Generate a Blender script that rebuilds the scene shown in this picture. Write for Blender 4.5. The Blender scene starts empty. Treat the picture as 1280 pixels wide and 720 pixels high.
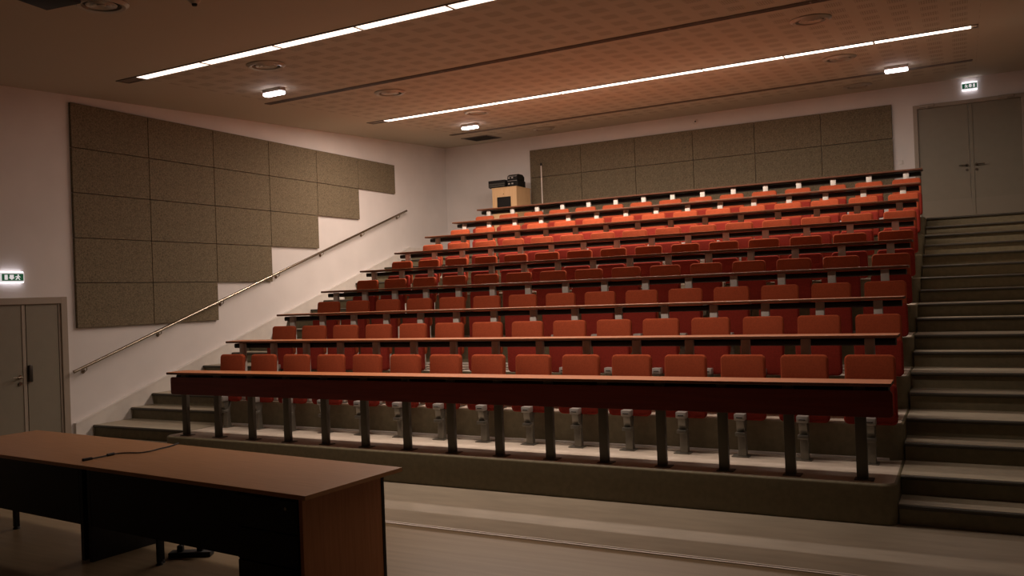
import bpy, bmesh, math, random
from mathutils import Vector, Matrix
random.seed(4)
S = bpy.context.scene
C = S.collection
PI = math.pi

# ---------------------------------------------------------------- dimensions
P, D, R = 0.55, 0.9622, 0.3191          # seat pitch, row depth, row rise
NROW, NSEAT = 9, 15
FLOOR = -R
XL, XR = -0.235, 7.94                   # desk ends
XB0, XB1 = -0.27, 7.955                 # seating block ends
WL, WR = -2.2, 9.75                     # left / right wall
YB, YF = 9.67, -9.0                     # back / front wall
CS = 0.057                              # slope of the ceiling
def cz(y): return 4.51 + CS * y

# ---------------------------------------------------------------- materials
def mat(name, col, rough=0.6, metal=0.0, var=0.0, scale=8.0, stretch=(1, 1, 1), bump=0.0, bscale=60.0, spec=0.5, col2=None, detail=4.0):
    m = bpy.data.materials.new(name); m.use_nodes = True
    nt = m.node_tree; b = nt.nodes['Principled BSDF']
    b.inputs['Base Color'].default_value = (*col, 1)
    b.inputs['Roughness'].default_value = rough
    b.inputs['Metallic'].default_value = metal
    b.inputs['Specular IOR Level'].default_value = spec
    tc = nt.nodes.new('ShaderNodeTexCoord'); mp = nt.nodes.new('ShaderNodeMapping')
    mp.inputs['Scale'].default_value = stretch
    nt.links.new(tc.outputs['Object'], mp.inputs['Vector'])
    if var > 0 or col2:
        n = nt.nodes.new('ShaderNodeTexNoise'); n.inputs['Scale'].default_value = scale; n.inputs['Detail'].default_value = detail
        nt.links.new(mp.outputs['Vector'], n.inputs['Vector'])
        r = nt.nodes.new('ShaderNodeValToRGB')
        c2 = col2 or tuple(c * (1 - var) for c in col)
        c1 = col if col2 else tuple(min(1, c * (1 + var)) for c in col)
        r.color_ramp.elements[0].position = 0.32; r.color_ramp.elements[1].position = 0.68
        r.color_ramp.elements[0].color = (*c2, 1); r.color_ramp.elements[1].color = (*c1, 1)
        nt.links.new(n.outputs['Fac'], r.inputs['Fac']); nt.links.new(r.outputs['Color'], b.inputs['Base Color'])
    if bump > 0:
        n2 = nt.nodes.new('ShaderNodeTexNoise'); n2.inputs['Scale'].default_value = bscale; n2.inputs['Detail'].default_value = 3
        nt.links.new(mp.outputs['Vector'], n2.inputs['Vector'])
        bp = nt.nodes.new('ShaderNodeBump'); bp.inputs['Strength'].default_value = bump; bp.inputs['Distance'].default_value = 0.01
        nt.links.new(n2.outputs['Fac'], bp.inputs['Height']); nt.links.new(bp.outputs['Normal'], b.inputs['Normal'])
    return m

def emit(name, col, st):
    m = bpy.data.materials.new(name); m.use_nodes = True
    nt = m.node_tree; b = nt.nodes['Principled BSDF']
    b.inputs['Base Color'].default_value = (0.8, 0.8, 0.8, 1)
    b.inputs['Emission Color'].default_value = (*col, 1); b.inputs['Emission Strength'].default_value = st
    return m

WARM = (1.0, 0.80, 0.665)
M = dict(
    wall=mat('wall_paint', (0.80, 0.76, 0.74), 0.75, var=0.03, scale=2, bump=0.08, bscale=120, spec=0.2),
    white=mat('satin_white', (0.78, 0.74, 0.70), 0.5),
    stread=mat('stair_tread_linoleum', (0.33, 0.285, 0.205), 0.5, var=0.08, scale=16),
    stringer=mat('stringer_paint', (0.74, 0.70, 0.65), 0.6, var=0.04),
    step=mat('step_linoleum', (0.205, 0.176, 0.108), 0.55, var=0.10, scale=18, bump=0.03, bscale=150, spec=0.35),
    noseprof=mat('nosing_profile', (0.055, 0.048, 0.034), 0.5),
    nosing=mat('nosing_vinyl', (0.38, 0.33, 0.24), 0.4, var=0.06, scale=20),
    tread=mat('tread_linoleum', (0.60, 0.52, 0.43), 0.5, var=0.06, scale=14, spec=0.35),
    lino=mat('floor_linoleum', (0.31, 0.26, 0.195), 0.42, var=0.10, scale=5, stretch=(0.5, 2, 1), spec=0.4),
    panel=mat('panel_felt', (0.20, 0.163, 0.108), 0.95, var=0.38, scale=60, bump=0.25, bscale=240, spec=0.1),
    panel_edge=mat('panel_frame', (0.06, 0.05, 0.035), 0.8),
    door=mat('door_laminate', (0.25, 0.22, 0.165), 0.5, var=0.03),
    frame=mat('door_frame_paint', (0.36, 0.30, 0.24), 0.5),
    steel=mat('brushed_steel', (0.42, 0.37, 0.30), 0.25, metal=1.0),
    alu=mat('cast_aluminium', (0.24, 0.225, 0.19), 0.38, metal=0.6, var=0.05, scale=20),
    post=mat('post_grey_shaded', (0.105, 0.094, 0.072), 0.45, metal=0.15, spec=0.5),  # front-row posts: darker copy of the silver paint, desk shade put into the colour
    post_reflect=mat('post_reflection_pale', (0.92, 0.90, 0.90), 0.35),  # sixth-row posts: bright reflection put into the base colour
    posts=mat('post_silver_paint', (0.64, 0.61, 0.56), 0.4, metal=0.1),
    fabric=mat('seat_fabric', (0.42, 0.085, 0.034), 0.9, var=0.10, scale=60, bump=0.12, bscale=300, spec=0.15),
    fabric_shade=mat('seat_cushion_fabric_shaded', (0.27, 0.030, 0.019), 0.9, var=0.10, scale=60, bump=0.12, bscale=300, spec=0.15),  # folded cushion: same red, darkened to carry the weaker light low down
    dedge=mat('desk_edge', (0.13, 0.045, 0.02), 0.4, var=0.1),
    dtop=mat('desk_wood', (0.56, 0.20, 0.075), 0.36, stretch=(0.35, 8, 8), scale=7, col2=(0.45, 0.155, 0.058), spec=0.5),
    mahog=mat('mahogany_panel', (0.16, 0.022, 0.014), 0.4, stretch=(0.3, 6, 6), scale=7, col2=(0.12, 0.016, 0.010), spec=0.4),
    beam=mat('black_shelf', (0.012, 0.010, 0.009), 0.6),
    twood=mat('table_wood', (0.37, 0.18, 0.08), 0.42, stretch=(0.5, 9, 9), scale=6, col2=(0.31, 0.145, 0.06), spec=0.4),
    gwood=mat('gable_wood', (0.52, 0.23, 0.105), 0.45, stretch=(9, 9, 0.5), scale=6, col2=(0.44, 0.185, 0.083), spec=0.35),
    tedge=mat('table_edge_wood', (0.48, 0.24, 0.10), 0.4, var=0.05),
    black=mat('black_laminate', (0.010, 0.010, 0.011), 0.5, spec=0.3),
    rubber=mat('black_rubber', (0.012, 0.012, 0.012), 0.7),
    cabwood=mat('maple_wood', (0.86, 0.58, 0.32), 0.45, stretch=(6, 6, 0.6), scale=5, col2=(0.80, 0.52, 0.27)),
    dev=mat('device_black', (0.012, 0.011, 0.011), 0.55, spec=0.25),
    devgrey=mat('device_grey', (0.07, 0.07, 0.06), 0.4),
    devsilver=mat('device_silver', (0.55, 0.53, 0.5), 0.35, metal=0.4),
    vent=mat('vent_enamel', (0.40, 0.36, 0.30), 0.3, metal=0.3),
    slot=mat('slot_aluminium', (0.17, 0.145, 0.12), 0.5),
    dark=mat('slot_dark', (0.03, 0.026, 0.022), 0.8),
    lampbase=mat('lamp_housing', (0.55, 0.50, 0.47), 0.5),
    green=mat('sign_green', (0.01, 0.22, 0.10), 0.4),
    track=mat('floor_track_metal', (0.88, 0.80, 0.74), 0.5),
    
    bulk=emit('bulkhead_light', (1.0, 0.86, 0.90), 9.0),
    signbar=emit('sign_bar_lit', (1.0, 0.93, 1.0), 3.0),
    signlit=emit('sign_white_lit', (1.0, 0.96, 0.98), 0.55),
    greenlit=emit('sign_green_lit', (0.01, 0.30, 0.13), 0.10),
)
M['greenlit'].node_tree.nodes['Principled BSDF'].inputs['Base Color'].default_value = (0.01, 0.2, 0.09, 1)

def plank_floor():
    m = mat('vinyl_plank', (0.24, 0.178, 0.105), 0.40, stretch=(0.25, 5, 1), scale=4, col2=(0.19, 0.136, 0.078), spec=0.4)
    return m
M['plank'] = plank_floor()
# each tube of the two strips has its own brightness (left to right)
L1P = [2.0] * 8
L1W = [2.0, 7.5, 16, 19, 18, 12, 5, 1.5]      # watts of the narrow-beam lamps of the near strip
L2P = [4.0] * 8
L2W = [58, 62, 60, 56, 48, 34, 23, 13]   # watts of the wide-beam lamps of the far strip
TUBE = {(r, i): emit('tube_light', WARM, v) for r, L in ((0, L1P), (1, L2P)) for i, v in enumerate(L)}

def ceiling_mat():
    m = bpy.data.materials.new('perforated_plasterboard'); m.use_nodes = True
    nt = m.node_tree; b = nt.nodes['Principled BSDF']; b.inputs['Roughness'].default_value = 0.8
    b.inputs['Specular IOR Level'].default_value = 0.2
    tc = nt.nodes.new('ShaderNodeTexCoord'); sp = nt.nodes.new('ShaderNodeSeparateXYZ')
    nt.links.new(tc.outputs['Object'], sp.inputs[0])
    def mt(op, a, bb=None, c=None):
        n = nt.nodes.new('ShaderNodeMath'); n.operation = op
        for i, v in enumerate((a, bb, c)):
            if v is None: continue
            if isinstance(v, (int, float)): n.inputs[i].default_value = v
            else: nt.links.new(v, n.inputs[i])
        return n.outputs[0]
    x, y = sp.outputs['X'], sp.outputs['Y']
    def cell(v, per, off, half):
        f = mt('FRACT', mt('ADD', mt('DIVIDE', v, per), off))
        d = mt('ABSOLUTE', mt('SUBTRACT', f, 0.5))
        return mt('SUBTRACT', 1.0, mt('SMOOTHSTEP', d, half - 0.03, half + 0.03)) if False else mt('LESS_THAN', d, half)
    g = mt('MULTIPLY', cell(x, 0.31, 0.0, 0.29), cell(y, 0.318, 0.30, 0.27))
    # holes inside each perforated group
    hx = cell(x, 0.31 / 12, 0.0, 0.33); hy = cell(y, 0.318 / 12, 0.0, 0.33)
    holes = mt('MULTIPLY', hx, hy)
    zone = mt('MULTIPLY', mt('GREATER_THAN', x, -0.75), mt('LESS_THAN', x, 8.75))
    zone = mt('MULTIPLY', zone, mt('MULTIPLY', mt('GREATER_THAN', y, 0.35), mt('LESS_THAN', y, 8.9)))
    f = mt('MULTIPLY', mt('MULTIPLY', g, zone), holes)
    mx = nt.nodes.new('ShaderNodeMix'); mx.data_type = 'RGBA'
    mx.inputs[6].default_value = (0.49, 0.445, 0.36, 1); mx.inputs[7].default_value = (0.29, 0.25, 0.20, 1)
    nt.links.new(f, mx.inputs[0]); nt.links.new(mx.outputs[2], b.inputs['Base Color'])
    return m
M['ceiling'] = ceiling_mat()

# ---------------------------------------------------------------- mesh helpers
def box(bm, x0, x1, y0, y1, z0, z1, bev=0.0, seg=2, mi=0):
    r = bmesh.ops.create_cube(bm, size=1.0)
    vs = r['verts']
    bmesh.ops.scale(bm, vec=(x1 - x0, y1 - y0, z1 - z0), verts=vs)
    bmesh.ops.translate(bm, vec=((x0 + x1) / 2, (y0 + y1) / 2, (z0 + z1) / 2), verts=vs)
    fs = {f for v in vs for f in v.link_faces}
    for f in fs: f.material_index = mi
    if bev > 0:
        es = list({e for v in vs for e in v.link_edges})
        bmesh.ops.bevel(bm, geom=es, offset=bev, segments=seg, affect='EDGES', profile=0.5)
    return bm

def cyl(bm, p0, p1, r0, r1=None, n=20, cap=True):
    p0, p1 = Vector(p0), Vector(p1); r1 = r0 if r1 is None else r1
    d = p1 - p0
    r = bmesh.ops.create_cone(bm, cap_ends=cap, segments=n, radius1=r0, radius2=r1, depth=d.length)
    q = Vector((0, 0, 1)).rotation_difference(d.normalized()).to_matrix().to_4x4()
    bmesh.ops.transform(bm, matrix=Matrix.Translation((p0 + p1) / 2) @ q, verts=r['verts'])
    return bm

def prism(bm, pts, a, b, axis='x', bev=0.0):
    """extrude a 2-D outline; axis x: pts are (y,z); axis y: (x,z); axis z: (x,y)"""
    def v(p, t):
        return (t, p[0], p[1]) if axis == 'x' else (p[0], t, p[1]) if axis == 'y' else (p[0], p[1], t)
    A = [bm.verts.new(v(p, a)) for p in pts]; B = [bm.verts.new(v(p, b)) for p in pts]
    n = len(pts)
    fs = [bm.faces.new(A), bm.faces.new(B[::-1])]
    for i in range(n): fs.append(bm.faces.new((A[i], B[i], B[(i + 1) % n], A[(i + 1) % n])))
    bmesh.ops.recalc_face_normals(bm, faces=fs)
    if bev > 0:
        es = list(fs[0].edges) + list(fs[1].edges)
        bmesh.ops.bevel(bm, geom=es, offset=bev, segments=3, affect='EDGES', profile=0.5)
    return bm

def rrect(x0, x1, z0, z1, r, n=6, corners=(1, 1, 1, 1)):
    """rounded rectangle outline; corners: bl br tr tl"""
    out = []
    for k, (cx, cy, a0) in enumerate(((x0 + r, z0 + r, PI), (x1 - r, z0 + r, 1.5 * PI), (x1 - r, z1 - r, 0), (x0 + r, z1 - r, 0.5 * PI))):
        if corners[k]:
            for i in range(n + 1):
                a = a0 + 0.5 * PI * i / n
                out.append((cx + r * math.cos(a), cy + r * math.sin(a)))
        else:
            out.append(((x0, x1, x1, x0)[k], (z0, z0, z1, z1)[k]))
    return out

def tube(bm, pts, r, n=10):
    pts = [Vector(p) for p in pts]
    rings = []
    for i, p in enumerate(pts):
        t = (pts[min(i + 1, len(pts) - 1)] - pts[max(i - 1, 0)]).normalized()
        u = t.cross(Vector((0, 0, 1)));  u = u.normalized() if u.length > 1e-3 else Vector((1, 0, 0))
        w = t.cross(u)
        rings.append([bm.verts.new(p + r * (u * math.cos(2 * PI * k / n) + w * math.sin(2 * PI * k / n))) for k in range(n)])
    for a, b in zip(rings, rings[1:]):
        for k in range(n): bm.faces.new((a[k], a[(k + 1) % n], b[(k + 1) % n], b[k]))
    bm.faces.new(rings[0][::-1]); bm.faces.new(rings[-1])
    bmesh.ops.recalc_face_normals(bm, faces=bm.faces)
    return bm

def lathe(bm, prof, n=40):
    rings = []
    for r, z in prof:
        rings.append([bm.verts.new((r * math.cos(2 * PI * k / n), r * math.sin(2 * PI * k / n), z)) for k in range(n)])
    for a, b in zip(rings, rings[1:]):
        for k in range(n): bm.faces.new((a[k], a[(k + 1) % n], b[(k + 1) % n], b[k]))
    bm.faces.new(rings[0]); bm.faces.new(rings[-1][::-1])
    bmesh.ops.recalc_face_normals(bm, faces=bm.faces)
    return bm

def NB(): return bmesh.new()
def smooth(me, ang=40):
    for p in me.polygons: p.use_smooth = True
    try: me.set_sharp_from_angle(angle=math.radians(ang))
    except Exception: pass

def obj(name, bm, mats, parent=None, sm=False, loc=None):
    me = bpy.data.meshes.new(name); bm.to_mesh(me); bm.free()
    for m in (mats if isinstance(mats, (list, tuple)) else [mats]): me.materials.append(m)
    if sm: smooth(me)
    o = bpy.data.objects.new(name, me); C.objects.link(o)
    if parent: o.parent = parent
    if loc: o.location = loc
    return o

def tag(o, label, cat, group=None):
    o['label'] = label; o['category'] = cat
    if group: o['group'] = group
    return o

def thing(name, label, cat, loc=(0, 0, 0), rot=(0, 0, 0), group=None):
    o = bpy.data.objects.new(name, None); C.objects.link(o)
    o.location = loc; o.rotation_euler = rot; o.empty_display_size = 0.1
    return tag(o, label, cat, group)

def struct(name, bm, m, parent=None, sm=False):
    o = obj(name, bm, m, parent, sm)
    if not parent: o['kind'] = 'structure'
    return o

def dup(root, loc, label):
    r = root.copy(); C.objects.link(r); r.location = loc; r['label'] = label
    for ch in list(root.children):
        c = ch.copy(); C.objects.link(c); c.parent = r
        for g in list(ch.children):
            d = g.copy(); C.objects.link(d); d.parent = c
    return r

ORD = ['first', 'second', 'third', 'fourth', 'fifth', 'sixth', 'seventh', 'eighth', 'ninth', 'tenth', 'eleventh', 'twelfth', 'thirteenth', 'fourteenth', 'fifteenth']
ROWN = ['front row', 'second row', 'third row', 'fourth row', 'fifth row', 'sixth row', 'seventh row', 'back row', 'ninth row']

# ---------------------------------------------------------------- setting
TRK = -1.33
b = NB(); box(b, WL - .2, WR + .2, TRK, 0.6, FLOOR - .15, FLOOR); struct('floor', b, M['lino'])
b = NB(); box(b, WL - .2, WR + .2, YF - .2, TRK, FLOOR - .15, FLOOR); struct('floor', b, M['plank'])
b = NB()
box(b, WL, WR, TRK - .035, TRK - .016, FLOOR, FLOOR + .006)
box(b, WL, WR, TRK + .004, TRK + .016, FLOOR, FLOOR + .006)
struct('trim_1', b, M['track'])
# sloped ceiling
b = NB(); prism(b, [(YF - .2, cz(YF - .2)), (YB + .2, cz(YB + .2)), (YB + .2, cz(YB) + .4), (YF - .2, cz(YF) + .4)], WL - .2, WR + .2)
struct('ceiling', b, M['ceiling'])
b = NB(); box(b, WL - .2, WL, YF - .2, YB + .2, FLOOR - .15, cz(YB) + .3); struct('wall_left', b, M['wall'])
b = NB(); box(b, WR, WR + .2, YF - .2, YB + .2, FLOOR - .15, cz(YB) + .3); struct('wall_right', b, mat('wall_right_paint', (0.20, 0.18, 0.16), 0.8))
b = NB(); box(b, WL, WR, YB, YB + .2, FLOOR - .15, cz(YB) + .3); struct('wall_back', b, M['wall'])
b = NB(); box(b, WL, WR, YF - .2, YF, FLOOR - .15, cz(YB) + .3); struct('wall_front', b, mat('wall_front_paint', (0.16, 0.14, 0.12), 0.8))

# seating tiers: block with rounded nosing and rounded front corners
def tier_outline(y0, y1, r):
    pts = []
    n = 8
    for i in range(n + 1):
        a = PI + 0.5 * PI * i / n
        pts.append((XB0 + r + r * math.cos(a), y0 + r + r * math.sin(a)))
    for i in range(n + 1):
        a = 1.5 * PI + 0.5 * PI * i / n
        pts.append((XB1 - r + r * math.cos(a), y0 + r + r * math.sin(a)))
    pts += [(XB1, y1), (XB0, y1)]
    return pts
for k in range(NROW):
    y0 = -.05 + k * D
    y1 = y0 + D + .14 if k < NROW - 1 else YB
    zt = k * R; zb = FLOOR if k == 0 else (k - 1) * R - .04
    b = NB()
    prism(b, tier_outline(y0, y1, .11), zb, zt, 'z')
    top = max(b.faces, key=lambda f: f.calc_center_median().z)
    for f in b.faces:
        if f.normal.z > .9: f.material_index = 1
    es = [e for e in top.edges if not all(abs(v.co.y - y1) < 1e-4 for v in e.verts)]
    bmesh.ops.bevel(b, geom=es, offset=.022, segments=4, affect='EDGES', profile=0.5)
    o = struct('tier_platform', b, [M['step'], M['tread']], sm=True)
for k in range(NROW - 1):
    y1 = -.05 + (k + 1) * D
    b = NB(); box(b, XB0 + .12, XB1 - .12, y1 - .012, y1 - .0005, k * R, k * R + .022, .004); struct('trim_2', b, M['white'])

# aisle stairs, left and right
def step(x0, x1, yn, yback, z, zbot, side):
    b = NB()
    nb = []
    rr = .018
    for i in range(7):
        a = -PI / 2 - PI * i / 6
        nb.append((yn + rr + rr * math.cos(a), z - rr + rr * math.sin(a)))
    pts = nb + [(yback, z), (yback, zbot), (yn + .03, zbot), (yn + .03, z - 2 * rr)]
    prism(b, pts, x0, x1)
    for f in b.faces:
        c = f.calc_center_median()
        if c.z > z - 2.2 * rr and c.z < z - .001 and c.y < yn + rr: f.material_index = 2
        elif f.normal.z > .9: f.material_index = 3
    # bright nosing strip on the tread
    box(b, x0, x1, yn + rr, yn + .075, z, z + .0025, mi=1)
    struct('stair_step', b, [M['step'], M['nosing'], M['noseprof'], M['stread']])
for x0, x1 in ((WL + .062, XB0 - .004), (XB1 + .004, WR)):
    for k in range(NROW):
        y_i = -.03 + k * D + (.03 if k == 0 else 0); y_t = .33 + k * D
        step(x0, x1, y_i, y_t + .1, k * R - R / 2, FLOOR if k == 0 else (k - 1) * R - .02, 0)
        step(x0, x1, y_t, (y_i + D + .1) if k < NROW - 1 else YB, k * R, k * R - R / 2 - .02, 0)
# stringer on left wall
b = NB()
s0, s1 = .09, YB - .02
sl = R / D
prism(b, [(s0, FLOOR), (s0, .01 + sl * s0), (8.03, .01 + sl * 8.03 ), (s1, .01 + sl * 8.03), (s1, FLOOR)], WL + .001, WL + .056)
struct('baseboard_left', b, M['stringer'])
b = NB()
prism(b, [(s0, .01 + sl * s0), (s0, .03 + sl * s0), (8.03, .03 + sl * 8.03), (8.03, .01 + sl * 8.03)], WL + .001, WL + .062)
struct('trim_3', b, M['white'])
b = NB(); box(b, WL, WL + .015, -6.5, -1.75, FLOOR, FLOOR + .09); struct('baseboard_left', b, M['stringer'])

# ---------------------------------------------------------------- doors
def lever(parent, p, dx, nrm, m=M['steel'], name='door_handle'):
    """lever handle: rose + neck + lever; nrm axis 'x' or 'y-'"""
    b = NB()
    p = Vector(p); n = Vector((1, 0, 0)) if nrm == 'x' else Vector((0, -1, 0))
    t = Vector((0, 1, 0)) if nrm == 'x' else Vector((1, 0, 0))
    cyl(b, p, p + n * .008, .026); cyl(b, p, p + n * .055, .009)
    cyl(b, p + n * .052 - t * .005 * dx, p + n * .052 + t * dx * .125, .010, .008)
    q = p + Vector((0, 0, -.085)); cyl(b, q, q + n * .008, .023)
    return obj(name, b, m, parent, True)
# left-wall double door
yR, yG, yL, zt = -.04, -.533, -1.50, 1.70
dl = bpy.data.objects.new('door_1', None); C.objects.link(dl); dl['kind'] = 'structure'
b = NB()
fx = WL + .045
box(b, WL + .001, fx, yR - .02, yR + .07, FLOOR, zt + .07, .006)
box(b, WL + .001, fx, yL - .07, yL + .02, FLOOR, zt + .07, .006)
box(b, WL + .001, fx - .001, yL, yR, zt - .02, zt + .069, .006)
box(b, WL + .001, fx - .02, yR - .05, yR - .02, FLOOR, zt, .003)
obj('door_frame', b, M['frame'], dl)
for y0, y1 in ((yG + .006, yR - .055), (yL + .02, yG - .006)):
    b = NB(); box(b, WL + .001, WL + .018, y0, y1, FLOOR + .01, zt - .02, .002); obj('door_leaf', b, M['door'], dl)
b = NB(); box(b, WL + .018, WL + .026, yG - .055, yG - .012, FLOOR + .02, zt - .03, .002); obj('door_astragal', b, M['frame'], dl)
lever(dl, (WL + .026, yG - .10, .757), -1, 'x')
b = NB(); box(b, WL + .018, WL + .06, yG + .004, yG + .055, .68, .90, .012); obj('door_bolt_case', b, mat('bolt_case', (.06, .05, .04), .4, metal=.5), dl, True)
# back-wall double door
xl, xg, xr, z0, zt2 = 7.815, 8.622, 9.43, 8 * R, 4.615
db = bpy.data.objects.new('door_2', None); C.objects.link(db); db['kind'] = 'structure'
b = NB(); fy = YB - .05
box(b, xl - .06, xl + .012, fy, YB - .001, z0, zt2 + .055, .006)
box(b, xr - .012, xr + .06, fy, YB - .001, z0, zt2 + .055, .006)
box(b, xl - .06, xr + .06, fy - .001, YB - .001, zt2 - .012, zt2 + .056, .006)
obj('door_frame', b, M['frame'], db)
for x0, x1 in ((xl + .016, xg - .004), (xg + .004, xr - .016)):
    b = NB(); box(b, x0, x1, YB - .022, YB - .001, z0 + .012, zt2 - .016, .002); obj('door_leaf', b, M['door'], db)
b = NB(); box(b, xg + .004, xg + .06, YB - .032, YB - .022, z0 + .015, zt2 - .02, .002); obj('door_astragal', b, M['door'], db)
dk = mat('dark_bronze', (.10, .08, .06), .35, metal=.8)
lever(db, (xg - .05, YB - .022, 3.53), -1, 'y', dk); lever(db, (xg + .095, YB - .032, 3.53), 1, 'y', dk)
for x in (7.98, 9.2):
    b = NB(); box(b, x - .12, x + .12, YB - .085, YB - .024, zt2 + .005, zt2 + .055, .008)
    box(b, x - .01, x + .2, YB - .10, YB - .085, zt2 - .015, zt2 - .003, .003); box(b, x - .02, x + .02, YB - .10, YB - .06, zt2 - .02, zt2 + .01, .004)
    obj('door_closer', b, M['frame'], db)
b = NB(); box(b, xl + .03, xr - .03, YB - .0235, YB - .022, z0 + .02, z0 + .40); obj('kick_plate', b, mat('kick_plate', (.27, .235, .18), .4), db)

# ---------------------------------------------------------------- acoustic panels
PW, PH = 1.236, .617
rows_per_col = [5, 5, 4, 3, 2, 1]
COLN = ['nearest the left door', 'second from the left door', 'third from the left door', 'fourth from the left door', 'fifth from the left door', 'farthest from the left door']
LEVN = ['top', 'second', 'third', 'fourth', 'lowest']
def panel_mesh(nm, axis):
    b = NB()
    if axis == 'x': box(b, 0, .045, .004, PW - .004, -PH + .004, -.004, .006)
    else: box(b, .004, PW - .004, -.045, 0, -PH + .004, -.004, .006)
    return b
pl = None
for c, n in enumerate(rows_per_col):
    for r_ in range(n):
        lab = 'grey-brown felt acoustic panel, %s level, column %s, left wall' % (LEVN[r_], COLN[c])
        loc = (WL + .001, .165 + c * PW, 4.42 - r_ * PH)
        if pl is None: pl = obj('acoustic_panel', panel_mesh('p', 'x'), M['panel'], loc=loc); o = pl
        else: o = pl.copy(); C.objects.link(o); o.location = loc
        tag(o, lab, 'acoustic panel', 'felt panels stepping up the left wall')
pb = None
BC = ['nearest the projector cabinet', 'second from the cabinet', 'third from the cabinet', 'fourth from the cabinet', 'second from the back door', 'nearest the back door']
for c in range(6):
    for r_ in range(3):
        lab = 'grey-brown felt acoustic panel, %s level, column %s, back wall' % (['top', 'middle', 'lowest'][r_], BC[c])
        loc = (.045 + c * 1.2275, YB - .001, 4.755 - r_ * PH)
        if pb is None:
            pb = obj('acoustic_panel', panel_mesh('p', 'y'), M['panel'], loc=loc); o = pb; pb.scale = (1.2275 / PW, 1, 1)
        else: o = pb.copy(); C.objects.link(o); o.location = loc
        tag(o, lab, 'acoustic panel', 'felt panels along the back wall')

# ---------------------------------------------------------------- handrail
hx = WL + .085
hr = thing('handrail', 'round steel handrail climbing the left wall beside the stairs', 'handrail', (hx, .064, .754))
h1 = Vector((0, 7.84, 2.712))
b = NB(); cyl(b, (0, 0, 0), h1, .022, n=16); obj('rail', b, M['steel'], hr, True)
for e in (Vector((0, 0, 0)), h1):
    d = h1.normalized() * (.004 if e.length else -.004)
    b = NB(); cyl(b, e - d, e + d * .2, .0235, n=16); obj('end_cap', b, M['steel'], hr, True)
for y in (.19, 1.42, 2.64, 3.92, 5.10, 6.34, 7.58):
    t = y / 7.84; z = h1.z * t
    b = NB()
    tube(b, [(0, y, z - .02), (0, y, z - .055), (-.03, y, z - .075), (-.083, y, z - .075)], .007, 8)
    cyl(b, (-.083, y, z - .075), (-.078, y, z - .075), .03)
    obj('bracket', b, M['steel'], hr, True)

# ---------------------------------------------------------------- desks (one long bench per row)
def post_bm():
    b = NB(); box(b, -.042, .042, .056, .108, .006, .742, .006); return b
pm = None
for k in range(NROW):
    lab = {7: 'long wooden desk before the back row of seats',
           0: 'long front-row desk with dark mahogany front panel on grey posts',
           5: 'long wooden desk of the sixth row with posts coloured pale for a reflection',
           8: 'topmost wooden desk without seats, right below the back wall felt panels'}.get(k, 'long wooden desk of the %s with black shelf and grey posts' % ROWN[k])
    t = thing('lecture_desk', lab, 'desk', (0, k * D, k * R), group='tiered lecture desks')
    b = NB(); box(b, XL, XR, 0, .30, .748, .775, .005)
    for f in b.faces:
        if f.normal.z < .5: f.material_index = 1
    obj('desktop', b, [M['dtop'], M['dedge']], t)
    if k == 0:
        b = NB(); prism(b, rrect(-.20, XR + .004, .503, .715, .03), .032, .052, 'y', .003)
        obj('front_panel', b, M['mahog'], t)
    b = NB(); prism(b, rrect(.112, .285, .675, .735, .02), XL + .045, XR - .03, 'x'); obj('book_shelf', b, M['beam'], t, True)
    pmat = M['post_reflect'] if k == 5 else M['post'] if k == 0 else M['posts']
    pmesh = None
    for i in range(NSEAT):
        if pmesh is None:
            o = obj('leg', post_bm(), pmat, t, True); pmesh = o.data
            bb = NB(); box(bb, -.06, .085, .03, .14, 0, .008, .002); q = obj('base_plate', bb, M['post'], o); fmesh = q.data
        else:
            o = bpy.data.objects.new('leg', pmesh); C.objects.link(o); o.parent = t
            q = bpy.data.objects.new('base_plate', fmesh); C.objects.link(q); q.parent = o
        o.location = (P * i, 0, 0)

# ---------------------------------------------------------------- tip-up seats
def seat_proto():
    t = thing('tip_up_seat', 'x', 'seat', group='red tip-up seats')
    w = .2075
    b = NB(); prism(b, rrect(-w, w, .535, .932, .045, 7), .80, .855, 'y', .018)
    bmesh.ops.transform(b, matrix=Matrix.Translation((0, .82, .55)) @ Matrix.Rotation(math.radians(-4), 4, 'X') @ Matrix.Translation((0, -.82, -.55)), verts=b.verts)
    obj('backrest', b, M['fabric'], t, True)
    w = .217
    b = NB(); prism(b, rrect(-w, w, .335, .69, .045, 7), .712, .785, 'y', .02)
    obj('seat', b, M['fabric_shade'], t, True)
    b = NB()
    prism(b, [(.685, .008), (.755, .008), (.745, .24), (.79, .42), (.80, .62), (.788, .62), (.786, .44), (.70, .37), (.63, .37), (.655, .24), (.69, .21)], -.036, .036, 'x', .004)
    box(b, -.046, .046, .625, .70, .20, .235, .004)
    pd = obj('pedestal', b, M['alu'], t, True)
    b = NB(); box(b, -.050, .050, .618, .704, .345, .405, .008); box(b, -.03, .03, .614, .62, .365, .38, .002, mi=1)
    obj('hinge_head', b, [M['devsilver'], M['dark']], pd, True)
    b = NB(); box(b, -.095, .06, .66, .78, 0, .010, .003); obj('foot_plate', b, M['alu'], pd)
    return t
proto = seat_proto()
def seat_label(k, i):
    j = NSEAT - 1 - i
    if i == 0: pos = 'leftmost seat'
    elif i == NSEAT - 1: pos = 'rightmost seat by the right stairs'
    elif i <= 7: pos = '%s seat from the left' % ORD[i]
    else: pos = '%s seat from the right' % ORD[j]
    return 'red folded tip-up seat in the %s, %s' % (ROWN[k], pos)
for k in range(NROW - 1):
    for i in range(NSEAT):
        loc = (P * i + .012, k * D, k * R)
        if k == 0 and i == 0: proto.location = loc; proto['label'] = seat_label(0, 0)
        else: dup(proto, loc, seat_label(k, i))

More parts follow.
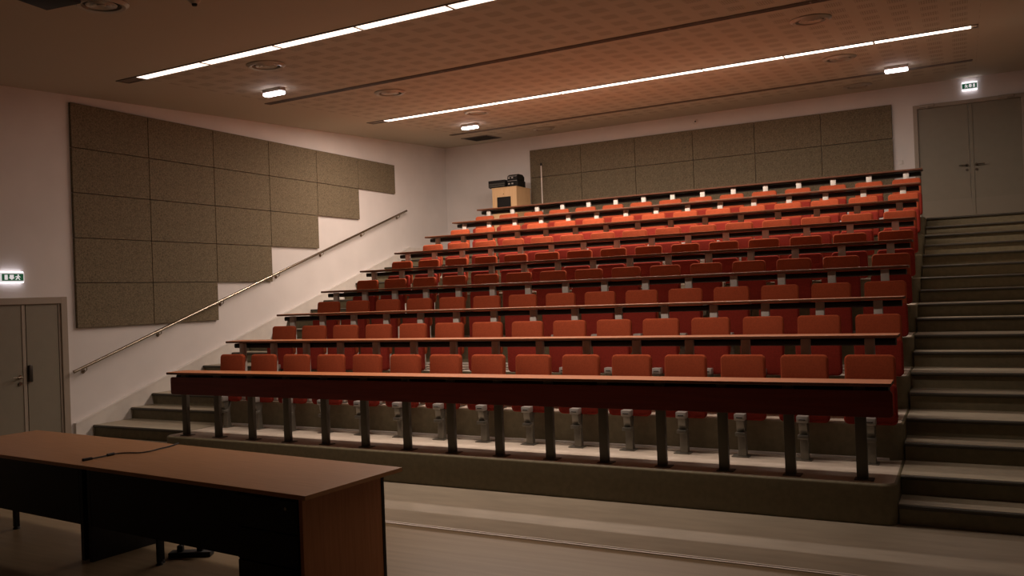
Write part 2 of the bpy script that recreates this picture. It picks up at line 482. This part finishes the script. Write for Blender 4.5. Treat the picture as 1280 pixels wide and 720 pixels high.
# ---------------------------------------------------------------- ceiling fixtures
TILT = math.atan(CS)
def ceil_thing(name, label, cat, x, y, group=None):
    return thing(name, label, cat, (x, y, cz(y)), (TILT, 0, 0), group)
XS = [-.70, .47, 1.64, 2.81, 3.98, 5.15, 6.32, 7.50, 8.67]
for y, lab in ((.15, 'long fluorescent strip light in the ceiling nearest the camera'), (5.33, 'long fluorescent strip light in the ceiling over the sixth row')):
    t = ceil_thing('strip_light', lab, 'ceiling light', 0, y, 'recessed strip lights')
    hw = .085
    b = NB()
    x0, x1 = -1.05, 8.74
    box(b, x0, x1, -hw - .014, -hw, -.012, -.0005); box(b, x0, x1, hw, hw + .014, -.012, -.0005)
    box(b, x0, x0 + .02, -hw, hw, -.012, -.0005); box(b, x1 - .02, x1, -hw, hw, -.012, -.0005)
    box(b, x0 + .02, -.70, -hw, hw, -.004, -.0005)
    for a in XS[1:-1]: box(b, a - .011, a + .011, -hw, hw, -.016, -.0005)
    obj('frame', b, M['slot'], t)
    for i, (a, c) in enumerate(zip(XS, XS[1:])):
        b = NB(); box(b, a + .012, c - .012, -hw + .004, hw - .004, -.009, -.001); obj('diffuser', b, TUBE[(1 if y > 3 else 0, i)], t)
        ld = bpy.data.lights.new('lamp', 'AREA'); ld.shape = 'RECTANGLE'; ld.size = c - a - .02; ld.size_y = .15
        ld.energy = L1W[i] if y < 3 else L2W[i]; ld.color = WARM; ld.spread = math.radians(105 if y < 3 else 180)
        lo = bpy.data.objects.new('lamp', ld); C.objects.link(lo); lo.parent = t; lo.location = ((a + c) / 2, 0, -.012)
for y, lab in ((2.60, 'long slotted air diffuser in the ceiling between the two strip lights'), (7.90, 'long slotted air diffuser in the ceiling near the back wall')):
    t = ceil_thing('slot_diffuser', lab, 'air vent', 0, y, 'ceiling slot diffusers')
    b = NB()
    for a in (-.055, -.008, .039): box(b, -.92, 8.70, a, a + .016, -.014, -.0005)
    for x in [-.92 + 9.604 * i / 6 for i in range(7)]: box(b, x, x + .016, -.055, .055, -.0135, -.0005)
    obj('frame', b, M['slot'], t)
    b = NB(); box(b, -.90, 8.69, -.039, -.008, -.004, -.0005); box(b, -.90, 8.69, .008, .039, -.004, -.0005); obj('slot', b, M['dark'], t)
def round_vent(x, y, lab):
    t = ceil_thing('round_air_diffuser', lab, 'air vent', x, y, 'round ceiling diffusers')
    b = NB(); lathe(b, [(.21, -.0005), (.235, -.001), (.238, -.010), (.205, -.034), (.172, -.026), (.165, -.0005)]); obj('rim', b, M['vent'], t, True)
    for r0 in (.135, .09):
        b = NB(); lathe(b, [(r0 - .02, -.006), (r0, -.018), (r0 - .012, -.026), (r0 - .04, -.012)]); obj('cone', b, M['vent'], t, True)
    b = NB(); lathe(b, [(.001, -.003), (.16, -.003), (.16, -.001), (.001, -.001)]); obj('throat', b, M['dark'], t)
    b = NB(); lathe(b, [(.001, -.012), (.04, -.014), (.035, -.024), (.001, -.028)]); obj('hub', b, M['vent'], t, True)
    b = NB(); box(b, -.16, .16, -.006, .006, -.012, -.002); box(b, -.006, .006, -.16, .16, -.012, -.002); obj('spoke', b, M['vent'], t)
for x, y, lab in ((.90, .72, 'round ceiling diffuser just behind the near strip light, by the bulkhead lamp'),
                  (.93, 3.26, 'round ceiling diffuser between near slot and far strip, on the left'),
                  (.93, 5.86, 'round ceiling diffuser just behind the far strip light, on the left'),
                  (.85, 8.75, 'round ceiling diffuser on the left nearest the back wall'),
                  (6.97, 3.40, 'round ceiling diffuser between near slot and far strip, on the right'),
                  (6.97, 6.05, 'round ceiling diffuser just behind the far strip light, on the right'),
                  (6.93, 8.85, 'round ceiling diffuser on the right nearest the back wall'),
                  (1.57, -2.05, 'round ceiling diffuser at the top left above the projector')):
    round_vent(x, y, lab)
def bulkhead(x, y, lab):
    t = ceil_thing('bulkhead_lamp', lab, 'emergency light', x, y, 'ceiling bulkhead lamps')
    b = NB(); box(b, -.17, .17, -.06, .06, -.05, -.0005, .008); obj('housing', b, M['lampbase'], t)
    b = NB(); box(b, -.165, .165, -.055, .055, -.095, -.05, .015); obj('diffuser', b, M['bulk'], t, True)
bulkhead(-.06, 1.85, 'lit white bulkhead lamp on the ceiling nearest the camera')
bulkhead(.12, 6.95, 'lit white bulkhead lamp on the ceiling above the projector cabinet')
bulkhead(7.64, 7.45, 'lit white bulkhead lamp on the ceiling near the back door')
t = ceil_thing('air_grille', 'dark square return-air grille in the ceiling by the back left corner', 'air vent', -.72, 8.85)
b = NB(); box(b, -.30, .30, -.33, -.30, -.012, -.0005); box(b, -.30, .30, .30, .33, -.012, -.0005); box(b, -.33, -.30, -.33, .33, -.012, -.0005); box(b, .30, .33, -.33, .33, -.012, -.0005)
obj('frame', b, M['slot'], t)
b = NB(); box(b, -.30, .30, -.30, .30, -.003, -.0005)
for i in range(14): box(b, -.30, .30, -.29 + i * .0425, -.275 + i * .0425, -.010, -.003)
obj('louvre', b, M['dark'], t)
t = ceil_thing('ceiling_spotlight', 'small dark ceiling spotlight in front of the near strip light', 'ceiling light', 2.25, -1.58)
b = NB(); lathe(b, [(.001, -.03), (.03, -.03), (.05, -.012), (.06, -.0005), (.001, -.0005)], 20); obj('ring', b, M['vent'], t, True)
b = NB(); lathe(b, [(.001, -.05), (.022, -.048), (.026, -.03), (.001, -.03)], 20); obj('lens', b, M['dark'], t, True)
# projector hung from ceiling, its lower corner dips into the picture
t = thing('ceiling_projector', 'black projector hanging from the ceiling at the top left corner', 'projector', (2.50, -3.16, 3.90), (0, 0, math.radians(8)))
b = NB(); box(b, -.19, .17, -.16, .13, .0, .13, .02); obj('body', b, M['dev'], t, True)
b = NB(); cyl(b, (.07, .13, .06), (.07, .155, .06), .035); obj('lens', b, M['dark'], t, True)
b = NB(); cyl(b, (0, 0, .13), (0, 0, cz(-3.16) - 3.90 - .01), .022); cyl(b, (0, 0, cz(-3.16) - 3.90 - .02), (0, 0, cz(-3.16) - 3.90 - .002), .07); obj('mount', b, M['dev'], t, True)

# ---------------------------------------------------------------- exit signs
def glyphs(parent, m, W, H, flip):
    """door, running man and arrow of an escape sign, in the sign's x-z plane, front toward -y"""
    def pr(name, pts):
        b = NB(); s = -1 if flip else 1
        prism(b, [(s * x * W, z * H) for x, z in pts], -.0035, -.0005, 'y'); return b
    b = NB(); s = -1 if flip else 1
    def add(pts): prism(b, [(s * x * W, z * H) for x, z in pts], -.0035, -.0005, 'y')
    add([(-.42, -.36), (-.27, -.36), (-.27, .36), (-.42, .36)])                       # doorway
    add([(-.06, -.38), (.10, -.05), (.04, -.05), (.04, .36), (-.16, .36), (-.16, -.05), (-.22, -.05)])   # arrow
    add([(.24, .40), (.31, .40), (.31, .22), (.24, .22)])                             # head
    add([(.20, .18), (.32, .20), (.40, .02), (.37, -.02), (.30, .08), (.30, -.08), (.38, -.38), (.33, -.40), (.25, -.14), (.18, -.38), (.12, -.36), (.22, .02), (.15, .06), (.14, .0), (.12, .0), (.13, .12)])
    obj('pictogram', b, m, parent)
def exit_sign(lab, loc, rotz, W=.30, H=.125, flip=False):
    t = thing('exit_sign', lab, 'exit sign', loc, (0, 0, rotz))
    b = NB(); box(b, -W / 2, W / 2, -.05, -.001, -H / 2, H / 2, .006); obj('housing', b, M['signlit'], t)
    for z in (H / 2, -H / 2 - .008):
        b = NB(); box(b, -W / 2 + .01, W / 2 - .01, -.046, -.012, z, z + .008); obj('light_bar', b, M['signbar'], t)
    b = NB(); box(b, -W / 2 + .012, W / 2 - .012, -.053, -.050, -H / 2 + .018, H / 2 - .018); o = obj('face', b, M['greenlit'], t)
    glyphs(t, M['signlit'], W - .05, H - .04, flip)
    for c in t.children:
        if c.name.startswith('pictogram'): c.location = (0, -.053, 0)
exit_sign('green lit exit sign with running figure above the left door', (WL + .001, -.70, 2.03), PI / 2)
exit_sign('green lit exit sign high on the back wall above the double door', (8.66, YB - .001, 4.90), 0, .25, .12, True)

# ---------------------------------------------------------------- small wall items
t = thing('light_switch', 'small white light switch on the back wall beside the double door', 'switch', (7.52, YB - .001, 3.69))
b = NB(); box(b, -.04, .04, -.012, 0, -.04, .04, .004); obj('plate', b, M['white'], t)
b = NB(); box(b, -.022, .022, -.018, -.012, -.025, .025, .003); obj('rocker', b, M['white'], t)
t = thing('wall_sensor', 'small round sensor on the back wall above the felt panels', 'sensor', (3.80, YB - .001, 4.915), (PI / 2, 0, 0))
b = NB(); lathe(b, [(.001, .03), (.03, .028), (.05, .012), (.055, 0), (.001, 0)], 24); obj('body', b, M['white'], t, True)
b = NB(); lathe(b, [(.001, .036), (.016, .034), (.02, .026), (.001, .026)], 20); obj('lens', b, M['devgrey'], t, True)
t = thing('metal_pole', 'thin metal pole with dark knob standing before the back wall panels', 'pole', (.42, 9.42, 8 * R))
b = NB(); cyl(b, (0, 0, .01), (0, 0, 1.80), .013, n=12); obj('shaft', b, M['track'], t, True)
b = NB(); lathe(b, [(.001, 1.86), (.018, 1.855), (.026, 1.83), (.02, 1.80), (.001, 1.795)], 16); obj('knob', b, M['dark'], t, True)
b = NB(); lathe(b, [(.001, 0), (.12, 0), (.12, .012), (.03, .025), (.001, .025)], 28); obj('base', b, M['dark'], t, True)

# ---------------------------------------------------------------- projector cabinet and devices
cx0, cx1, cy0, cy1, ct = -.45, .14, 8.75, 9.40, 3.875
ch = ct - 8 * R
t = thing('projector_cabinet', 'light maple cabinet with black opening on the top landing', 'cabinet', (0, 0, 8 * R))
b = NB()
ox0, ox1, oz0, oz1 = -.34, .0, 3.36 - 8 * R, 3.67 - 8 * R
box(b, cx0, cx1, cy0 + .02, cy1, 0, ch - .022)
box(b, cx0, ox0, cy0, cy0 + .02, 0, ch - .022); box(b, ox1, cx1, cy0, cy0 + .02, 0, ch - .022)
box(b, ox0, ox1, cy0, cy0 + .02, oz1, ch - .022); box(b, ox0, ox1, cy0, cy0 + .02, 0, oz0)
obj('body', b, M['cabwood'], t)
b = NB(); box(b, ox0, ox1, cy0 + .012, cy0 + .019, oz0, oz1); obj('window', b, M['dev'], t)
b = NB(); box(b, cx0 - .012, cx1 + .012, cy0 - .012, cy1 + .01, ch - .022, ch, .004); obj('cabinet_top', b, M['cabwood'], t)
b = NB(); cyl(b, (-.17, cy0, 3.73 - 8 * R), (-.17, cy0 - .012, 3.73 - 8 * R), .009); obj('lock', b, M['steel'], t)
t = thing('video_player', 'flat black video player on the left of the maple cabinet', 'video player', (-.345, 8.93, ct))
b = NB(); box(b, -.205, .205, -.16, .16, .012, .165, .008); obj('case', b, M['dev'], t)
b = NB(); box(b, -.195, .195, -.166, -.16, .07, .10); box(b, -.195, .195, -.166, -.16, .025, .055); obj('front_strip', b, M['devgrey'], t)
b = NB(); 
for sx in (-.16, .16):
    for sy in (-.12, .12): box(b, sx - .02, sx + .02, sy - .02, sy + .02, 0, .012)
obj('foot', b, M['dev'], t)
t = thing('amplifier_stack', 'black two-unit amplifier with silver knobs on the maple cabinet', 'amplifier', (.005, 9.0, ct))
b = NB(); box(b, -.13, .13, -.17, .2, .0, .135, .008); obj('lower_unit', b, M['dev'], t)
b = NB(); prism(b, [(-.17, .14), (.18, .14), (.18, .23), (.10, .275), (-.08, .275), (-.17, .235)], -.12, .12, 'x', .01); obj('upper_unit', b, M['dev'], t)
b = NB()
for z in (.07, .195):
    for x in (-.07, .01): box(b, x - .025, x + .015, -.178, -.17, z - .014, z + .014, .002)
obj('knob', b, M['devsilver'], t)
b = NB(); box(b, -.115, .115, -.174, -.17, .127, .134); obj('trim_bar', b, M['devsilver'], t)
b = NB(); box(b, -.115, .115, -.174, -.17, .222, .228); obj('trim_bar', b, M['devsilver'], t)

# ---------------------------------------------------------------- lecturer's tables in the foreground
RZ = math.radians(-4.4); TH = .739
def to_world(ox, oy, x, y):
    return (ox + x * math.cos(RZ) - y * math.sin(RZ), oy + x * math.sin(RZ) + y * math.cos(RZ))
O1 = (2.548, -3.115); L1, DP = 2.42, .895
t = thing('lecturer_table', 'right-hand wooden lecturer table with wood end panel and black drawers', 'table', (*O1, FLOOR), (0, 0, RZ), 'lecturer tables')
def ttop(L):
    b = NB(); box(b, 0, L, 0, DP, TH - .028, TH, .0015)
    for f in b.faces:
        if abs(f.normal.z) < .5: f.material_index = 1
    return b
obj('tabletop', ttop(L1), [M['twood'], M['tedge']], t)
b = NB(); box(b, L1 - .105, L1 - .075, .045, .755, .0, TH - .029, .001); obj('end_panel', b, M['gwood'], t)
b = NB(); box(b, L1 - .108, L1 - .072, .756, .785, .0, TH - .029, .002); obj('edge_strip', b, M['black'], t)
b = NB(); box(b, .03, .07, .06, .76, .0, TH - .029, .001); obj('end_panel', b, M['black'], t)
b = NB(); box(b, .075, 1.735, .06, .078, .27, TH - .029); obj('modesty_panel', b, M['black'], t)
b = NB(); box(b, 1.735, L1 - .108, .06, .60, .03, TH - .03, .003); pdt = obj('drawer_unit', b, M['black'], t)
for z in (.06, .27, .48):
    b = NB(); box(b, 1.745, L1 - .12, .045, .0595, z, z + .20, .003); dr = obj('drawer', b, M['black'], pdt)
b = NB(); cyl(b, (2.20, .045, .63), (2.20, .040, .63), .011); obj('lock', b, M['steel'], pdt)
for lx in (.565, .60):
    ly = .30 if lx < .58 else .26
    b = NB(); box(b, lx - .013, lx + .013, ly - .02, ly + .02, .022, TH - .03, .004); lg = obj('leg', b, M['black'], t)
    b = NB(); cyl(b, (lx, ly, 0), (lx, ly, .022), .026, .018); obj('foot', b, M['rubber'], lg, True)
L0 = 2.225
O0 = to_world(*O1, -L0 - .004, 0)
t = thing('lecturer_table', 'left-hand wooden lecturer table reaching toward the left door', 'table', (*O0, FLOOR), (0, 0, RZ), 'lecturer tables')
obj('tabletop', ttop(L0), [M['twood'], M['tedge']], t)
b = NB(); box(b, L0 - .07, L0 - .03, .06, .76, .0, TH - .029, .001); obj('end_panel', b, M['black'], t)
b = NB(); box(b, .05, L0 - .075, .06, .078, .27, TH - .029); obj('modesty_panel', b, M['black'], t)
for lx, ly in ((.70, .32), (.08, .32)):
    b = NB(); box(b, lx - .022, lx + .022, ly - .02, ly + .02, .02, TH - .03, .004); lg = obj('leg', b, M['black'], t)
    b = NB(); cyl(b, (lx, ly, 0), (lx, ly, .02), .03, .022); obj('foot', b, M['rubber'], lg, True)
# cable on the tables
zc = FLOOR + TH + .008
cp = [(2.470, -2.93), (2.475, -2.87), (2.473, -2.80), (2.472, -2.74), (2.50, -2.69), (2.56, -2.66), (2.64, -2.63), (2.665, -2.55), (2.645, -2.45), (2.64, -2.36), (2.61, -2.27), (2.59, -2.215)]
def spline(pts, n=6):
    out = []
    for i in range(len(pts) - 1):
        p0, p1, p2, p3 = (Vector(pts[max(0, min(len(pts) - 1, j))]) for j in (i - 1, i, i + 1, i + 2))
        for s in range(n):
            u = s / n
            out.append(0.5 * ((2 * p1) + (-p0 + p2) * u + (2 * p0 - 5 * p1 + 4 * p2 - p3) * u * u + (-p0 + 3 * p1 - 3 * p2 + p3) * u ** 3))
    out.append(Vector(pts[-1])); return out
t = thing('video_cable', 'thin black cable with plug lying across the joint of the two tables', 'cable', (0, 0, 0))
pts3 = [Vector((p.x, p.y, zc)) for p in (Vector((a[0], a[1], 0)) for a in cp)]
hang = [Vector((2.588, -2.197, zc - .004)), Vector((2.587, -2.192, zc - .05)), Vector((2.60, -2.19, zc - .25))]
b = NB(); tube(b, spline([tuple(p) for p in pts3]), .0055, 8); obj('cord', b, M['rubber'], t, True)
b = NB(); box(b, -.013, .013, -.045, .03, -.008, .012, .004); o = obj('plug', b, M['rubber'], t); o.location = (2.467, -2.96, zc); o.rotation_euler = (0, 0, -.08)
b = NB(); cyl(b, (0, -.03, 0), (0, .03, 0), .011, n=14); o = obj('ferrite_bead', b, M['rubber'], t, True); o.location = (2.4725, -2.77, zc + .003)
# power strip on the floor
t = thing('power_strip', 'black power strip with plugs on the floor under the right-hand table', 'power strip', (3.22, -2.66, FLOOR), (0, 0, math.radians(28)))
b = NB(); box(b, -.16, .16, -.045, .045, 0, .04, .006); obj('body', b, M['rubber'], t)
for x in (-.08, .07):
    b = NB(); box(b, x - .022, x + .022, -.022, .022, .04, .085, .006); obj('plug', b, M['rubber'], t)
b = NB(); tube(b, spline([(-.08, 0, .085), (-.085, 0, .16), (-.06, .01, .30), (-.07, .03, .50), (-.08, .05, .705)]), .005, 8); obj('cord', b, M['rubber'], t, True)

# ---------------------------------------------------------------- camera
cam = bpy.data.cameras.new('camera'); co = bpy.data.objects.new('camera', cam); C.objects.link(co)
yaw, pitch, roll, f = -0.4926, 0.0073, -0.0377, 1056.4144
fw = Vector((math.sin(yaw) * math.cos(pitch), math.cos(yaw) * math.cos(pitch), math.sin(pitch)))
r0 = Vector((math.cos(yaw), -math.sin(yaw), 0)); u0 = r0.cross(fw)
r1 = r0 * math.cos(roll) + u0 * math.sin(roll); u1 = -r0 * math.sin(roll) + u0 * math.cos(roll)
mw = Matrix((r1, u1, -fw)).transposed().to_4x4(); mw.translation = Vector((8.478, -7.1444, 1.5776))
co.matrix_world = mw
cam.sensor_width = 36; cam.lens = f / 1280 * 36; cam.clip_start = .05; cam.clip_end = 60
S.camera = co

w = bpy.data.worlds.new('world'); S.world = w; w.use_nodes = True
w.node_tree.nodes['Background'].inputs[0].default_value = (0, 0, 0, 1)
w.node_tree.nodes['Background'].inputs[1].default_value = 0
S.view_settings.view_transform = 'Standard'; S.view_settings.look = 'None'
S.view_settings.gamma = 1; S.view_settings.use_curve_mapping = False
S.view_settings.exposure = 0.0
S.cycles.max_bounces = 8; S.cycles.diffuse_bounces = 3; S.cycles.glossy_bounces = 3
S.cycles.sample_clamp_indirect = 6.0
S.cycles.use_denoising = True
